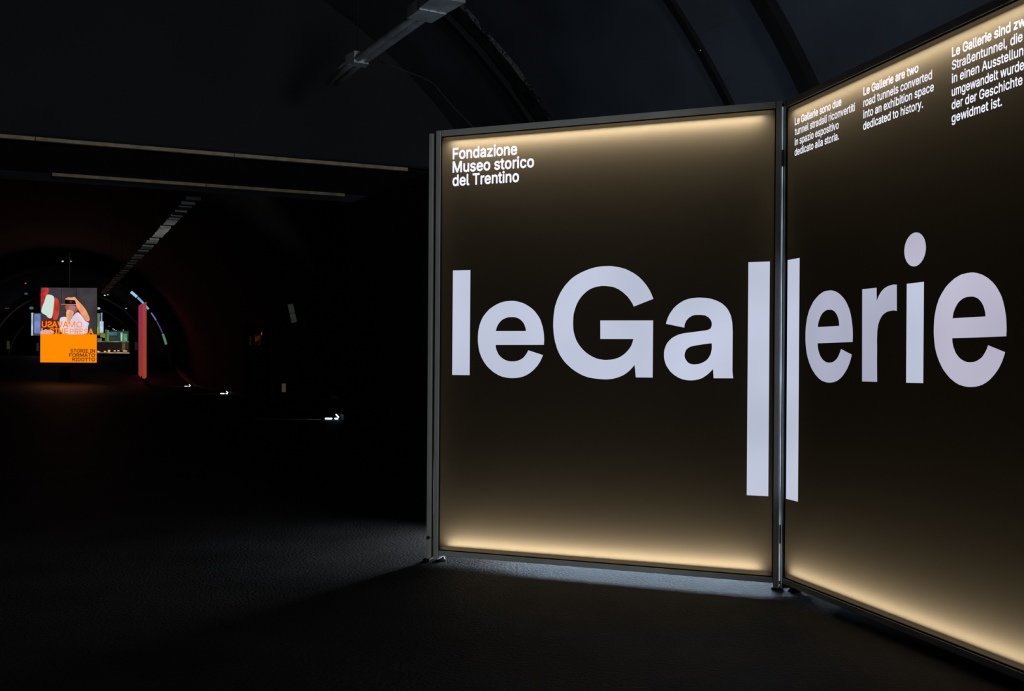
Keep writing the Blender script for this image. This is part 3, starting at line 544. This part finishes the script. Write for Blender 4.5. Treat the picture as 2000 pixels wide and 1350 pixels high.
bm = BM(); box(bm, (0.266, 0.34, 0.12), (0.006, 0.10, 0.07), bev=0.001); obj('label_plate', bm, M['alu'], t)

# ------------------------------------------------------------------ overhead duct
DZ = 4.4
dpts = [(0.05, 7.7), (-0.73, 9.1), (-1.68, 10.8), (-3.6, 14.55), (-6.37, 20.1), (-18.9, 47.0)]
t = tag(empty('cable_duct', (-1.68, 10.8, DZ)), 'galvanised cable duct with flared hoods running overhead into the dark', 'duct')
def dp(x, y, z=0): return (x + 1.68, y - 10.8, z)
def seg_at(dist, i0=0):
    d = dist
    for (a, b) in zip(dpts[i0:-1], dpts[i0 + 1:]):
        L = math.dist(a, b)
        if d <= L:
            u = d / L; return (a[0] + (b[0] - a[0]) * u, a[1] + (b[1] - a[1]) * u, math.atan2(b[1] - a[1], b[0] - a[0]))
        d -= L
    return None
def frust(bm, d0, d1, w0, w1, h0, h1, i0=0):
    rings = []
    for d, wd, h in ((d0, w0, h0), (d1, w1, h1)):
        x, y, a = seg_at(d, i0); n = Vector((-math.sin(a), math.cos(a), 0)); p = Vector(dp(x, y))
        rings.append([bm.verts.new(p + n * sx * wd / 2 + Vector((0, 0, sz * h / 2 + 0.02))) for sx, sz in ((-1, -1), (1, -1), (1, 1), (-1, 1))])
    a, b = rings
    for i in range(4): bm.faces.new((a[i], a[(i + 1) % 4], b[(i + 1) % 4], b[i]))
    bm.faces.new(a); bm.faces.new(b[::-1])
for (a, b, w0, w1) in ((1.25, 1.60, 0.30, 0.27), (1.60, 1.90, 0.26, 0.25), (3.38, 3.56, 0.16, 0.22), (0.2, 0.9, 0.20, 0.20)):
    bm = BM(); frust(bm, a, b, w0, w1, 0.12, 0.10); obj('hood', bm, M['galv'], t)
for sgn in (-1, 1):
    pts = []
    for d in (0.0, 1.2, 1.9, 2.6, 3.4, 3.6, 4.4):
        x, y, a = seg_at(d); pts.append(dp(x - math.sin(a) * 0.045 * sgn, y + math.cos(a) * 0.045 * sgn, 0.0))
    bm = BM(); tube(bm, pts, 0.036, 8); obj('pipe', bm, M['galv'], t, True)
bm = BM(); frust(bm, 3.62, 3.85, 0.20, 0.20, 0.015, 0.015); obj('bracket', bm, M['galv'], t)
d = 13.6; k = 0
while d < 43:
    ln = random.choice((0.16, 0.28, 0.5, 0.75)); wd = 0.24 + random.uniform(-.02, .05)
    bm = BM(); frust(bm, d, d + ln, wd, wd * random.uniform(0.85, 1.05), random.uniform(0.03, 0.07), random.uniform(0.03, 0.06)); obj('duct_segment', bm, M['galv'], t)
    d += ln + random.choice((0.12, 0.22, 0.5)) * (1.0 + k * 0.02); k += 1
# hanger rods up to the vault
for d in (1.5, 3.5, 15.0, 20.0, 26.0, 32.0, 38.0):
    x, y, a = seg_at(d); sx = -RY * x + RX * y; L = RX * x + RY * y
    top = ZC + math.sqrt(max(0.1, R0 ** 2 - (L - cl(sx)) ** 2)) - DZ + rise(sx)
    bm = BM(); tube(bm, [dp(x, y, 0.03), dp(x, y, top + 0.05)], 0.006, 5); obj('hanger_rod', bm, M['blackmetal'], t)

def P(x, y, depth):
    """point at a given depth along the viewing line through photo pixel (x, y), used once to survey positions"""
    u, v_ = (x - 1000) / 1989.4, -(y - 715.6) / 1989.4
    return Vector((cr * u - sr * v_, 1.0, sr * u + cr * v_)) * depth + Vector((0, 0, EYE))
c_pts = [P(*a) for a in ((737, 117, 10.75), (765, 129, 10.5), (795, 140, 10.2), (825, 151, 9.9), (843, 161, 9.6), (856, 174, 9.3), (875, 198, 8.8), (900, 224, 8.0), (925, 250, 7.2), (940, 268, 6.75))] + [Vector((-.12, 6.6, 2.3)), Vector((-.12, 6.6, 0.03))]
t = tag(empty('thin_cable', (0, 0, 0)), 'thin grey cable sagging from the overhead duct down behind the left lightbox', 'cable')
bm = BM(); tube(bm, c_pts, 0.0045, 6); obj('wire', bm, M['cable'], t, True)

# ------------------------------------------------------------------ right hand side of the tunnel: kerb, slatted rail, floor lamps
t = tag(empty('kerb', T(5.0, 40, 0), TA), 'low pale kerb along the foot of the right tunnel wall', 'kerb')
KS = [18, 22, 26, 30, 35, 40, 46, 52, 57, 62, 67]
for a, b in zip(KS[:-1], KS[1:]):
    bm = BM()
    la, lb = (5.0, 5.0) if a < 45 else (5.0 - (a - 45) * .02, 5.0 - (b - 45) * .02)
    vs = []
    for (s, L) in ((a, la), (b - 0.03, lb)):
        for (dl, z) in ((0, 0), (0, .12), (.22, .12), (.22, 0)):
            q = T(L + dl, s, z + rise(s)) - T(5.0, 40, 0); vs.append(bm.verts.new(Matrix.Rotation(-TA, 3, 'Z') @ q))
    for i in range(4): bm.faces.new((vs[i], vs[(i + 1) % 4], vs[4 + (i + 1) % 4], vs[4 + i]))
    bm.faces.new(vs[:4]); bm.faces.new(vs[4:][::-1])
    obj('kerb_stone', bm, M['concrete'], t)
t = tag(empty('slatted_bench', T(5.44, 27, 0), TA), 'long low bench of narrow upright slats along the right tunnel wall', 'bench')
bm = BM(); box(bm, (0, 0, 0.36), (0.34, 14.2, 0.05), bev=0.01); obj('seat', bm, M['black'], t)
for k in range(44):
    bm = BM(); box(bm, (-0.14, -7 + 14 * k / 43, 0.18), (0.03, 0.09, 0.32)); obj('slat', bm, M['concrete'], t)

def floor_lamp(px, py, depth, label, sc=1.0):
    p = P(px, py, depth); s = -RY * p.x + RX * p.y; z = rise(s)
    t = tag(empty('floor_lamp', (p.x, p.y, z), 0.0), label, 'lamp', 'white floor lamps along the kerb')
    bm = BM(); box(bm, (0.10, 0.06, 0.035), (0.22, 0.10, 0.07), bev=0.006); obj('housing', bm, M['blackmetal'], t)
    for (x0, x1) in ((-0.17 * sc, -0.01 * sc), (0.04 * sc, 0.12 * sc)):
        bm = BM(); box(bm, ((x0 + x1) / 2, -0.01, 0.022), (x1 - x0, 0.02, 0.034), bev=0.008); obj('light_bar', bm, M['coolled'], t)
    bm = BM(); box(bm, (0, 0, 0), (0.10 * sc, 0.02, 0.028), Matrix.Rotation(D2R(46), 3, 'Y'), 0.008); h = obj('reflector', bm, M['coolled'], t); h.location = (0.10 * sc, -0.01, 0.085)
    area('floor_lamp_light', (p.x - 0.2, p.y, z + 0.035), (-1, 0, -0.03), 0.05, 0.03, 0.55, (1.0, 0.86, 0.62), spread=D2R(50), parent=None)
    li = [o for o in bpy.data.objects if o.type == 'LIGHT'][-1]
    bpy.context.view_layer.update()
    li = sorted([o for o in bpy.data.objects if o.name.startswith('floor_lamp_light')], key=lambda o: o.name)[-1]
    li.parent = t; li.matrix_parent_inverse = t.matrix_world.inverted()
    return t
floor_lamp(650, 820.5, 22.4, 'nearest white floor lamp, brightest streak by the kerb')
floor_lamp(439, 769.5, 41.0, 'middle white floor lamp along the kerb')
floor_lamp(367, 751.5, 53.5, 'farthest small white floor lamp along the kerb, near the red panels')

# small exhibits by the right wall
def T2(p): return Vector(p)
t = tag(empty('wall_sign', P(571, 612, 28.5)), 'tilted dim grey sign of two plates on the dark right wall, with glow put in', 'sign')
rot = Matrix.Rotation(D2R(13), 3, 'Y')
for dz in (0.135, -0.135):
    bm = BM(); box(bm, rot.transposed() @ Vector((0, 0, dz)), (0.15, 0.02, 0.255), rot.transposed(), 0.004); obj('plate', bm, em('sign_plate_glow', (34, 40, 36), 1.0, (6, 0.15)), t)  # plain plates: the light falling on them is put in as a glow
t = tag(empty('exhibit_case', P(497, 800, 27.0) * 1.0), 'dark upright exhibit cabinet with a faint amber lit window beside the right wall', 'cabinet')
t.location.z = 0.0
bm = BM(); box(bm, (0, 0.25, 1.15), (0.60, 0.4, 2.3), bev=0.02); obj('body', bm, M['black'], t)
bm = BM(); box(bm, (0.06, 0.04, 1.86), (0.15, 0.02, 0.26), bev=0.01); obj('window', bm, em('dim_amber', (40, 14, 6), 1.0, (9, 0.9)), t)
bm = BM(); box(bm, (-0.13, 0.04, 1.83), (0.05, 0.02, 0.24), bev=0.01); obj('window', bm, em('dim_amber_2', (28, 13, 10), 1.0, (9, 0.5)), t)
bm = BM(); box(bm, (0.165, 0.04, 2.02), (0.022, 0.02, 0.08), bev=0.004); obj('pilot_light', bm, em('orange_pilot', (130, 62, 24), 1.0), t)
t = tag(empty('stele', P(555, 760, 26.5)), 'small pale upright marker standing on the floor by the slatted bench', 'marker'); t.location.z = 0.0
bm = BM(); box(bm, (0, 0, 0.36), (0.10, 0.06, 0.72), bev=0.01); obj('body', bm, M['black'], t)
bm = BM(); box(bm, (0, -0.035, 0.60), (0.10, 0.012, 0.22), bev=0.004); obj('plate', bm, em('marker_plate_glow', (58, 52, 44), 1.0), t)  # light on the pale plate is put into its colour as a glow

# ------------------------------------------------------------------ hanging poster screen
PD = 55.0
pk = PD / 1989.4
pw, ph = 109 * pk, 146 * pk
pc = P(134, 708.3, PD)
t = tag(empty('poster_screen', (pc.x, pc.y, 0), 0.02), 'tall bright poster screen, photo of two people above an orange field', 'poster')
zb = pc.z
def q(cx_, cy_):          # poster print coordinates (px of the enlarged photograph) to metres on the sheet
    return ((cx_ - 554) / 820 * pw, zb + (1262 - cy_) / 1092 * ph)
def chaikin(p, it=2):
    for _ in range(it):
        p = [r for a, b in zip(p, p[1:] + p[:1]) for r in ((a[0] * .75 + b[0] * .25, a[1] * .75 + b[1] * .25), (a[0] * .25 + b[0] * .75, a[1] * .25 + b[1] * .75))]
    return p
def pr(nm, pts, rgb, layer, vary=None):
    if nm in ('person_print', 'shirt_print'):
        pts = [(min(max(a, 144), 964), min(b, 849)) for a, b in chaikin([(a - 8 if a < 150 else a, b + 12 if b > 840 else b) for a, b in pts])]
    bm = flat([[q(*a) for a in pts]], -0.02 - 0.004 * layer)
    return obj(nm, bm, em('print_' + nm + str(layer), rgb, 1.0, vary or 0.0), t)
bm = BM(); box(bm, (0, 0.03, zb + ph / 2), (pw, 0.08, ph), bev=0.008); obj('panel', bm, M['blackmetal'], t)
bm = BM(); tube(bm, [(0, 0.03, zb + ph), (0, 0.03, 7.2 + rise(52))], 0.035, 8); obj('hanger_rod', bm, M['galv'], t)
pr('photo_print', [(144, 170), (964, 170), (964, 850), (144, 850)], (60, 56, 60), 0, (1.2, 0.25))
pr('orange_field', [(143, 848), (965, 848), (965, 1262), (143, 1262)], (255, 140, 2), 1)
pr('photo_seam', [(657, 172), (665, 172), (665, 350), (657, 350)], (22, 18, 20), 1)
pr('photo_seam', [(441, 185), (449, 185), (449, 400), (441, 400)], (32, 28, 30), 1)
pr('person_print', [(146, 175), (255, 170), (264, 205), (255, 245), (235, 272), (205, 360), (165, 462), (146, 500)], (182, 48, 52), 1, (3, 0.4))
pr('person_print', [(343, 306), (378, 318), (408, 360), (421, 430), (412, 540), (388, 640), (318, 650), (328, 520), (338, 400)], (196, 62, 42), 1, (2, 0.3))
pr('person_print', [(148, 650), (240, 620), (400, 640), (450, 760), (400, 848), (146, 848)], (108, 30, 30), 1, (2, 0.5))
pr('person_print', [(146, 800), (250, 780), (345, 800), (330, 848), (146, 848)], (214, 178, 206), 2, (2, 0.2))
pr('shirt_print', [(226, 276), (262, 268), (320, 284), (345, 312), (341, 400), (326, 520), (314, 608), (280, 622), (240, 600), (234, 575), (150, 540), (160, 470), (205, 360)], (203, 226, 216), 3)
pr('person_print', [(495, 415), (665, 425), (692, 480), (660, 530), (600, 545), (540, 530), (508, 480)], (176, 74, 56), 1, (2, 0.3))
pr('person_print', [(548, 430), (652, 432), (648, 490), (600, 510), (560, 490)], (146, 128, 150), 2)
pr('shirt_print', [(420, 640), (435, 605), (470, 594), (520, 592), (560, 690), (620, 570), (680, 520), (718, 545), (760, 600), (800, 662), (858, 680), (835, 725), (835, 848), (440, 848), (425, 740)], (226, 208, 226), 2, (1.5, 0.12))
pr('person_print', [(500, 330), (540, 308), (600, 314), (640, 298), (668, 338), (725, 392), (800, 480), (856, 595), (862, 640), (835, 665), (800, 650), (760, 600), (690, 480), (655, 415), (640, 350), (502, 345)], (238, 160, 116), 3, (2, 0.2))
pr('person_print', [(520, 505), (545, 486), (600, 500), (632, 520), (620, 570), (590, 620), (560, 700), (535, 690), (528, 640), (515, 570)], (240, 168, 124), 3, (2, 0.2))
pr('camera_print', [(497, 343), (600, 348), (645, 352), (662, 408), (500, 406)], (14, 10, 10), 4)
pr('camera_print', [(440, 408), (662, 410), (662, 422), (440, 416)], (196, 140, 100), 5)
pr('camera_print', [(562, 368), (585, 358), (604, 372), (600, 392), (570, 390)], (62, 58, 58), 5)
org = em('orange_lettering', (255, 140, 2), 1.0); drk = em('dark_lettering', (62, 22, 4), 1.0)
def ptext(s, cx0, cx1, cyb, cap, m, bold=0.004, mirror=False, layer=6):
    x0, z0 = q(cx0, cyb); x1, _ = q(cx1, cyb)
    hgt = cap / 1092 * ph
    return text_obj(s, 'lettering', x0, z0, hgt, x1 - x0, -0.02 - 0.004 * layer, m, t, bold=bold, mirror=mirror)
ptext('U', 165, 238, 747, 82, org, 0.012); ptext('S', 247, 315, 747, 82, org, 0.012, mirror=True)
ptext('AVA', 312, 550, 747, 82, org, 0.012); ptext('MO', 556, 755, 747, 82, org, 0.002)
ptext('la', 160, 250, 845, 82, em('pale_lettering', (246, 170, 120), 1.0), 0.012); ptext('CIN', 275, 478, 845, 82, org, 0.012); ptext('E', 490, 550, 845, 82, em('pale_lettering_2', (246, 150, 70), 1.0), 0.012)
ptext('PRES', 573, 838, 845, 76, org, 0.002); ptext('A', 842, 918, 845, 76, org, 0.012)
ptext('STORIE IN', 585, 943, 1113, 50, drk, 0.006); ptext('FORMATO', 568, 943, 1177, 50, drk, 0.006); ptext('RIDOTTO', 610, 943, 1241, 50, drk, 0.006)
t = tag(empty('pedestal', (P(131, 730, 56.5).x, 56.5, rise(61))), 'black pedestal on the floor beneath the poster screen', 'pedestal')
bm = BM(); box(bm, (0, 0, 0.35), (0.62, 0.5, 0.70), bev=0.02); obj('body', bm, M['black'], t)
bm = BM(); box(bm, (0, 0, 0.715), (0.72, 0.6, 0.04), bev=0.01); obj('top', bm, M['black'], t)

# ------------------------------------------------------------------ red banner boards
t = tag(empty('banner_stand', (P(279, 737, 57.0).x, 57.0, rise(60.5))), 'pair of tall red and orange lit boards standing by the right wall', 'banner')
def board(px0, d0, px1, d1, yt0, yb0, yt1, yb1, m):
    org_ = Vector(t.location)
    a0, a1 = P(px0, yt0, d0) - org_, P(px0, yb0, d0) - org_
    b0, b1 = P(px1, yt1, d1) - org_, P(px1, yb1, d1) - org_
    b0.z = (b0.z + a0.z) / 2; a0.z = b0.z; b1.z = (b1.z + a1.z) / 2; a1.z = b1.z
    n = (b0 - a0).cross(Vector((0, 0, 1))).normalized() * 0.03
    bm = BM(); vs = [bm.verts.new(p) for p in (a0, a1, b1, b0, a0 + n, a1 + n, b1 + n, b0 + n)]
    for f in ((0, 1, 2, 3), (7, 6, 5, 4), (0, 4, 5, 1), (1, 5, 6, 2), (2, 6, 7, 3), (3, 7, 4, 0)): bm.faces.new([vs[i] for i in f])
    obj('board', bm, m, t)
    for p in (a1, b1):
        c = p + n / 2; bm = BM(); box(bm, (c.x, c.y, (a1.z + rise(60) - org_.z) / 2 - 0.15), (0.08, 0.08, abs(a1.z - 0) + 0.45)); obj('foot', bm, M['blackmetal'], t)
def grad(name, top, bottom, z0, z1):  # coloured light on the boards put into a glowing ramp, bottom to top
    m = em(name, top, 1.0); nt = m.node_tree; b = nt.nodes['Principled BSDF']
    tc = nt.nodes.new('ShaderNodeTexCoord'); sp = nt.nodes.new('ShaderNodeSeparateXYZ'); mr = nt.nodes.new('ShaderNodeMapRange')
    mr.inputs[1].default_value = z0; mr.inputs[2].default_value = z1
    r = nt.nodes.new('ShaderNodeValToRGB'); r.color_ramp.elements[0].color = (*lin(*bottom), 1); r.color_ramp.elements[1].color = (*lin(*top), 1)
    nt.links.new(tc.outputs['Object'], sp.inputs[0]); nt.links.new(sp.outputs[2], mr.inputs[0]); nt.links.new(mr.outputs[0], r.inputs[0]); nt.links.new(r.outputs[0], b.inputs['Emission Color'])
    return m
board(271.5, 60.0, 277.8, 57.8, 597, 735, 594, 738, grad('red_lit_ramp', (146, 44, 84), (140, 52, 50), 0, 4))
board(279.2, 57.4, 286.2, 55.2, 593.5, 738, 591, 741, grad('orange_lit_ramp', (158, 64, 52), (160, 60, 30), 0, 4))

# ------------------------------------------------------------------ far section: ribs, light tubes, spots, exhibits
def ring(s, R, zc, wd, depth, m, t0, t1, name='rib', n=40):
    return rib(s, wd, depth, m, t0, t1, n, R, zc, 0.0, far, name)
M['ringmetal'] = mat('ring_metal', (0.35, 0.30, 0.26), 0.3, metal=0.8, noise=(4, 0.2))
ring(67.4, 6.25, 0.9, 0.35, 0.18, M['rib'], -90, 90)
for s, L0 in ((91.6, 0), (112, 0), (150, 0)):
    ring(s, 6.30, 0.9, 0.06, 0.14, M['ringmetal'], -80, 80)
def arc_light(name, s, R, zc, a0, a1, wd, m, label, grp):
    p0 = vpt(s, D2R((a0 + a1) / 2), R, zc)
    t = tag(empty(name, p0), label, 'light', grp)
    n = 10; bm = BM()
    pts = [vpt(s, D2R(a0 + (a1 - a0) * k / n), R, zc) - p0 for k in range(n + 1)]
    tube(bm, pts, wd, 8); obj('diffuser', bm, m, t, True)
    bm = BM(); tube(bm, [p + (vpt(s + 0.06, D2R(a0 + (a1 - a0) * k / n), R + 0.05, zc) - vpt(s, D2R(a0 + (a1 - a0) * k / n), R, zc)) for k, p in enumerate(pts)], wd * 1.1, 6); obj('housing', bm, M['blackmetal'], t, True)
G_ = 'curved light tubes on the far arch'
arc_light('arc_tube', 67.0, 6.05, 0.9, 38.6, 43.0, 0.085, em('tube_cyan', (150, 205, 235), 1.0), 'short pale cyan tube, topmost on the right of the far arch', G_)
arc_light('arc_tube', 67.0, 6.05, 0.9, 43.5, 52.5, 0.065, em('tube_blue', (110, 170, 210), 1.0), 'long pale blue curved tube on the far arch above the red boards', G_)
arc_light('arc_tube', 67.0, 6.05, 0.9, 55.0, 60.2, 0.045, em('tube_blue_2', (95, 105, 170), 1.0), 'blue tube on the far arch right beside the red boards', G_)
arc_light('arc_tube', 67.0, 6.05, 0.9, 60.6, 68.6, 0.035, em('tube_violet', (82, 62, 120), 1.0), 'thin violet curved tube on the far arch', G_)
arc_light('arc_tube', 67.0, 6.05, 0.9, 69.0, 75.5, 0.07, em('tube_green', (84, 130, 96), 1.0), 'green white tube, lowest on the right of the far arch', G_)
arc_light('arc_tube', 67.0, 6.05, 0.9, -41.6, -38.2, 0.09, em('tube_deep_blue', (30, 66, 140), 1.0), 'deep blue tube at the far left edge of the photo', G_)

def spot(px, py, depth, rgb, label, sz=1.0, lens_s=1.0, light=0.0):
    p = P(px, py, depth); s = -RY * p.x + RX * p.y; L = RX * p.x + RY * p.y
    t = tag(empty('spotlight', p), label, 'spotlight', 'museum spotlights in the far tunnel')
    bm = BM(); bmesh.ops.create_cone(bm, segments=12, radius1=0.07 * sz, radius2=0.05 * sz, depth=0.22 * sz, cap_ends=True)
    bmesh.ops.rotate(bm, cent=(0, 0, 0), matrix=Matrix.Rotation(D2R(80), 3, 'X'), verts=bm.verts[:]); obj('body', bm, M['blackmetal'], t, True)
    bm = BM(); bmesh.ops.create_uvsphere(bm, u_segments=10, v_segments=6, radius=0.058 * sz); o = obj('lens', bm, em('lens', rgb, lens_s), t, True); o.location = (0, -0.12 * sz, -0.01)
    o.scale = (1.2, 0.5, 0.75)
    R_, z_ = (R0, ZC + rise(s)) if s < 67.4 else (6.3, 0.9)
    top = z_ + math.sqrt(max(0.5, R_ ** 2 - (L - cl(s)) ** 2)) - p.z
    bm = BM(); tube(bm, [(0, 0, 0.03), (0, 0, top)], 0.012 * sz, 6); obj('stem', bm, M['blackmetal'], t)
    if light:
        area('spot_beam', p + Vector((0, -0.2, -0.05)), (0.0, 0.5, -1), 0.1, 0.1, light, (1, .9, .8), D2R(110))
    return t
spot(124, 510.5, 58, (215, 225, 200), 'left spotlight of the bright pair high above the poster', 0.9)
spot(140, 510.5, 58, (150, 165, 130), 'right spotlight of the bright pair high above the poster', 0.9)
spot(51.5, 553.5, 58, (235, 80, 20), 'tiny orange red indicator spotlight in the upper left of the far tunnel', 0.8)
spot(54, 574, 70, (60, 72, 78), 'dim grey spotlight left of the poster top', 1.8)
spot(65, 602, 72, (70, 92, 102), 'large dim projector spotlight left of the poster, above the blue screen', 2.3)
spot(206, 577, 72, (200, 205, 240), 'left spotlight of the pair right of the poster top', 1.0)
spot(212, 575.5, 72, (130, 165, 150), 'right spotlight of the pair right of the poster top', 1.0)
spot(195, 602.5, 76, (170, 185, 205), 'spotlight right of the poster above the white column', 1.9)
spot(247.5, 602.5, 80, (170, 150, 215), 'violet spotlight beside the red boards', 1.1)
spot(13, 602, 78, (80, 60, 70), 'dim spotlight at far left of the far tunnel', 1.0)
spot(17, 602, 77, (120, 70, 110), 'dim pink spotlight at far left of the far tunnel', 0.7)
for i, (x, y, c) in enumerate(((213.5, 637.5, (80, 90, 150)), (221.5, 642.5, (210, 222, 220)), (224, 644, (215, 220, 232)), (227.5, 645.8, (215, 235, 250)), (241.5, 644.6, (235, 235, 255)))):
    spot(x, y, 92, c, ('faint blue spotlight over the far showcases', 'first white spotlight of the row over the far showcases', 'second white spotlight of the row over the far showcases', 'third white spotlight of the row over the far showcases', 'last white spotlight, standing apart, over the far showcases')[i], 0.75)

# big rear screens behind the poster
ED = 80.0
def panel_at(t, nm, x0, y0, x1, y1, d, m, dy=0.0, thick=0.05):
    a, b = P(x0, y0, d), P(x1, y1, d)
    bm = BM(); box(bm, (((a.x + b.x) / 2), d + dy, (a.z + b.z) / 2), (abs(b.x - a.x), thick, abs(a.z - b.z))); 
    bmesh.ops.translate(bm, vec=-Vector(t.location), verts=bm.verts[:])
    return obj(nm, bm, m, t)
FZ = 1.7
t = tag(empty('projection_screen', (P(72, 660, ED).x, ED, FZ)), 'blue white projection screen standing behind the left edge of the poster', 'screen')
panel_at(t, 'frame', 61, 610.5, 92, 656, ED, M['black'], 0.06, 0.06)
panel_at(t, 'side_light', 61.5, 611, 64.5, 655.5, ED, em('side_light', (176, 190, 196), 1.0, (1.0, 0.3)), 0.0)
panel_at(t, 'screen', 67, 613.5, 92, 652, ED, em('screen_blue', (112, 130, 190), 1.0, (0.9, 0.45)), 0.0)
panel_at(t, 'rim', 66, 611.5, 92, 613.5, ED, em('rim_grey', (62, 64, 66), 1.0), 0.0)
panel_at(t, 'rim', 66, 652.5, 92, 655.5, ED, em('rim_grey2', (78, 74, 84), 1.0), 0.0)
panel_at(t, 'leg', 68, 655, 70, 694, ED, M['blackmetal'], 0.1); panel_at(t, 'leg', 86, 655, 88, 694, ED, M['blackmetal'], 0.1)

t = tag(empty('showcase', (P(220, 690, ED).x, ED, FZ)), 'long two tier glass showcase with green lit objects right of the poster', 'showcase')
panel_at(t, 'shelf', 180, 666.3, 251, 668.6, ED, em('shelf_edge', (96, 112, 96), 1.0, (2, 0.5)), -0.5, 1.2)
panel_at(t, 'lower_shelf', 180, 688.2, 252, 690.5, ED, em('shelf_edge_low', (150, 122, 92), 1.0, (1.3, 0.8)), -0.5, 1.2)
panel_at(t, 'plinth', 180, 690.5, 251, 694.5, ED, M['black'], -0.5, 1.1)
panel_at(t, 'back_panel', 188, 668.6, 251, 688.2, ED, em('case_back', (16, 10, 10), 1.0), 0.2, 0.05)
panel_at(t, 'lit_post', 238.5, 669, 245, 685, ED, em('lit_post', (86, 62, 44), 1.0, (6, 0.5)), 0.0)
panel_at(t, 'lit_post', 247, 669, 250.5, 682, ED, em('lit_post2', (50, 40, 34), 1.0), 0.0)
panel_at(t, 'case_back', 207, 646, 250, 666.3, ED, em('case_green', (34, 50, 42), 1.0, (1.4, 0.6)), 0.1, 0.05)
for (x0, y0, x1, y1, c) in ((215, 649, 230, 655.5, (62, 98, 112)), (207, 644, 211, 666, (54, 96, 34)), (211, 645, 214, 666, (96, 112, 82)), (237.5, 649.5, 240, 667.5, (150, 205, 180)), (241.5, 651, 243.2, 667, (70, 110, 88)), (244, 652, 249.5, 667.5, (90, 150, 112)), (216, 658, 229, 664, (56, 54, 46)), (203, 651, 207, 660, (92, 124, 30)), (189, 661, 200, 666, (108, 92, 72))):
    panel_at(t, 'display_object', x0, y0, x1, y1, ED, em('display_%d' % x0, c, 1.0, (2.5, 0.3)), -0.15, 0.08)
for (x, y) in ((193.5, 686.5), (196.5, 688), (208, 687), (215.5, 686.6), (216, 685), (227, 685.8), (234, 685.5), (245, 686), (249, 686)):
    panel_at(t, 'lit_object', x - 1.3, y - 1.3, x + 1.5, y + 1.2, ED, em('warm_object', (235, 180, 120) if x < 217 else (200, 160, 120), 1.0), -0.3, 0.15)

t = tag(empty('light_column', (P(198, 690, 82).x, 82, FZ)), 'bright bluish white column showcase just right of the poster', 'column')
panel_at(t, 'tube', 197.2, 611, 199.5, 628, 82, em('col_top', (140, 152, 214), 1.0, (2, .3)))
panel_at(t, 'case', 195.2, 628, 201.8, 650, 82, em('col_mid', (182, 196, 226), 1.0, (2, .3)))
panel_at(t, 'base', 196, 650, 201, 659, 82, em('col_low', (134, 92, 78), 1.0, (2, .3)))
panel_at(t, 'stand', 196.5, 659, 200.5, 696, 82, M['black'])
t = tag(empty('graphic_panel', (P(191, 690, 83).x, 83, FZ)), 'green and yellow graphic panel half hidden behind the poster right edge', 'panel')
panel_at(t, 'upper_print', 184, 612, 194.5, 655, 83, em('gp_green', (92, 128, 82), 1.0, (0.9, .35)))
panel_at(t, 'lower_print', 184, 639.5, 192, 652, 83, em('gp_yellow', (184, 190, 20), 1.0), -0.05)
panel_at(t, 'stand', 188, 655, 190, 698, 83, M['black'])
# pale plates on the far walls
for (x, y, lb) in ((16, 674, 'leftmost dim grey green plate low on the far left wall'), (73, 678, 'dim grey green plate under the blue projection screen'), (266, 676, 'faint grey plate low beside the left red board')):
    d_ = 66.0 if x == 16 else 90.0
    t = tag(empty('wall_plate', P(x, y, d_)), lb, 'plate', 'dim plates on the far walls')
    bm = BM(); box(bm, (0, 0, 0), (5.5 * d_ / 1989, 0.03, 16 * d_ / 1989), bev=0.01); obj('plate', bm, em('plate_dim', (40, 38, 28) if x < 100 else (24, 26, 24), 1.0), t)
    bm = BM(); tube(bm, [(0, 0.03, 0), (0, 0.03, rise(-RY * t.location.x + RX * d_) - t.location.z)], 0.02, 6); obj('stand', bm, M['blackmetal'], t)

# lamp added on the back edge of the slatted bench to brighten the duct
t = tag(empty('duct_fill_lamp', T(5.30, 24, 0.385), TA), 'slim black lamp added on top of the slatted bench to light the duct', 'light')
bm = BM(); box(bm, (0, 0, 0.03), (0.08, 1.0, 0.06), bev=0.006); obj('housing', bm, M['blackmetal'], t)
area('duct_fill_beam', T(5.22, 24, 0.48), (-0.75 * RX - RY * 0.5, -0.75 * RY + RX * 0.5, 0.9), 0.06, 0.9, 15.0, (0.95, 1.0, 0.95), D2R(62))
# wide lamps added to light the far hall in place of spotlight beams
area('far_hall_light', T(-2, 62, 6.4), (0, 0, -1), 3, 3, 3.0, (1.0, 0.62, 0.35))
area('far_hall_light_2', T(-2, 90, 6.6), (0, 0, -1), 3, 8, 30.0, (1.0, 0.75, 0.6))
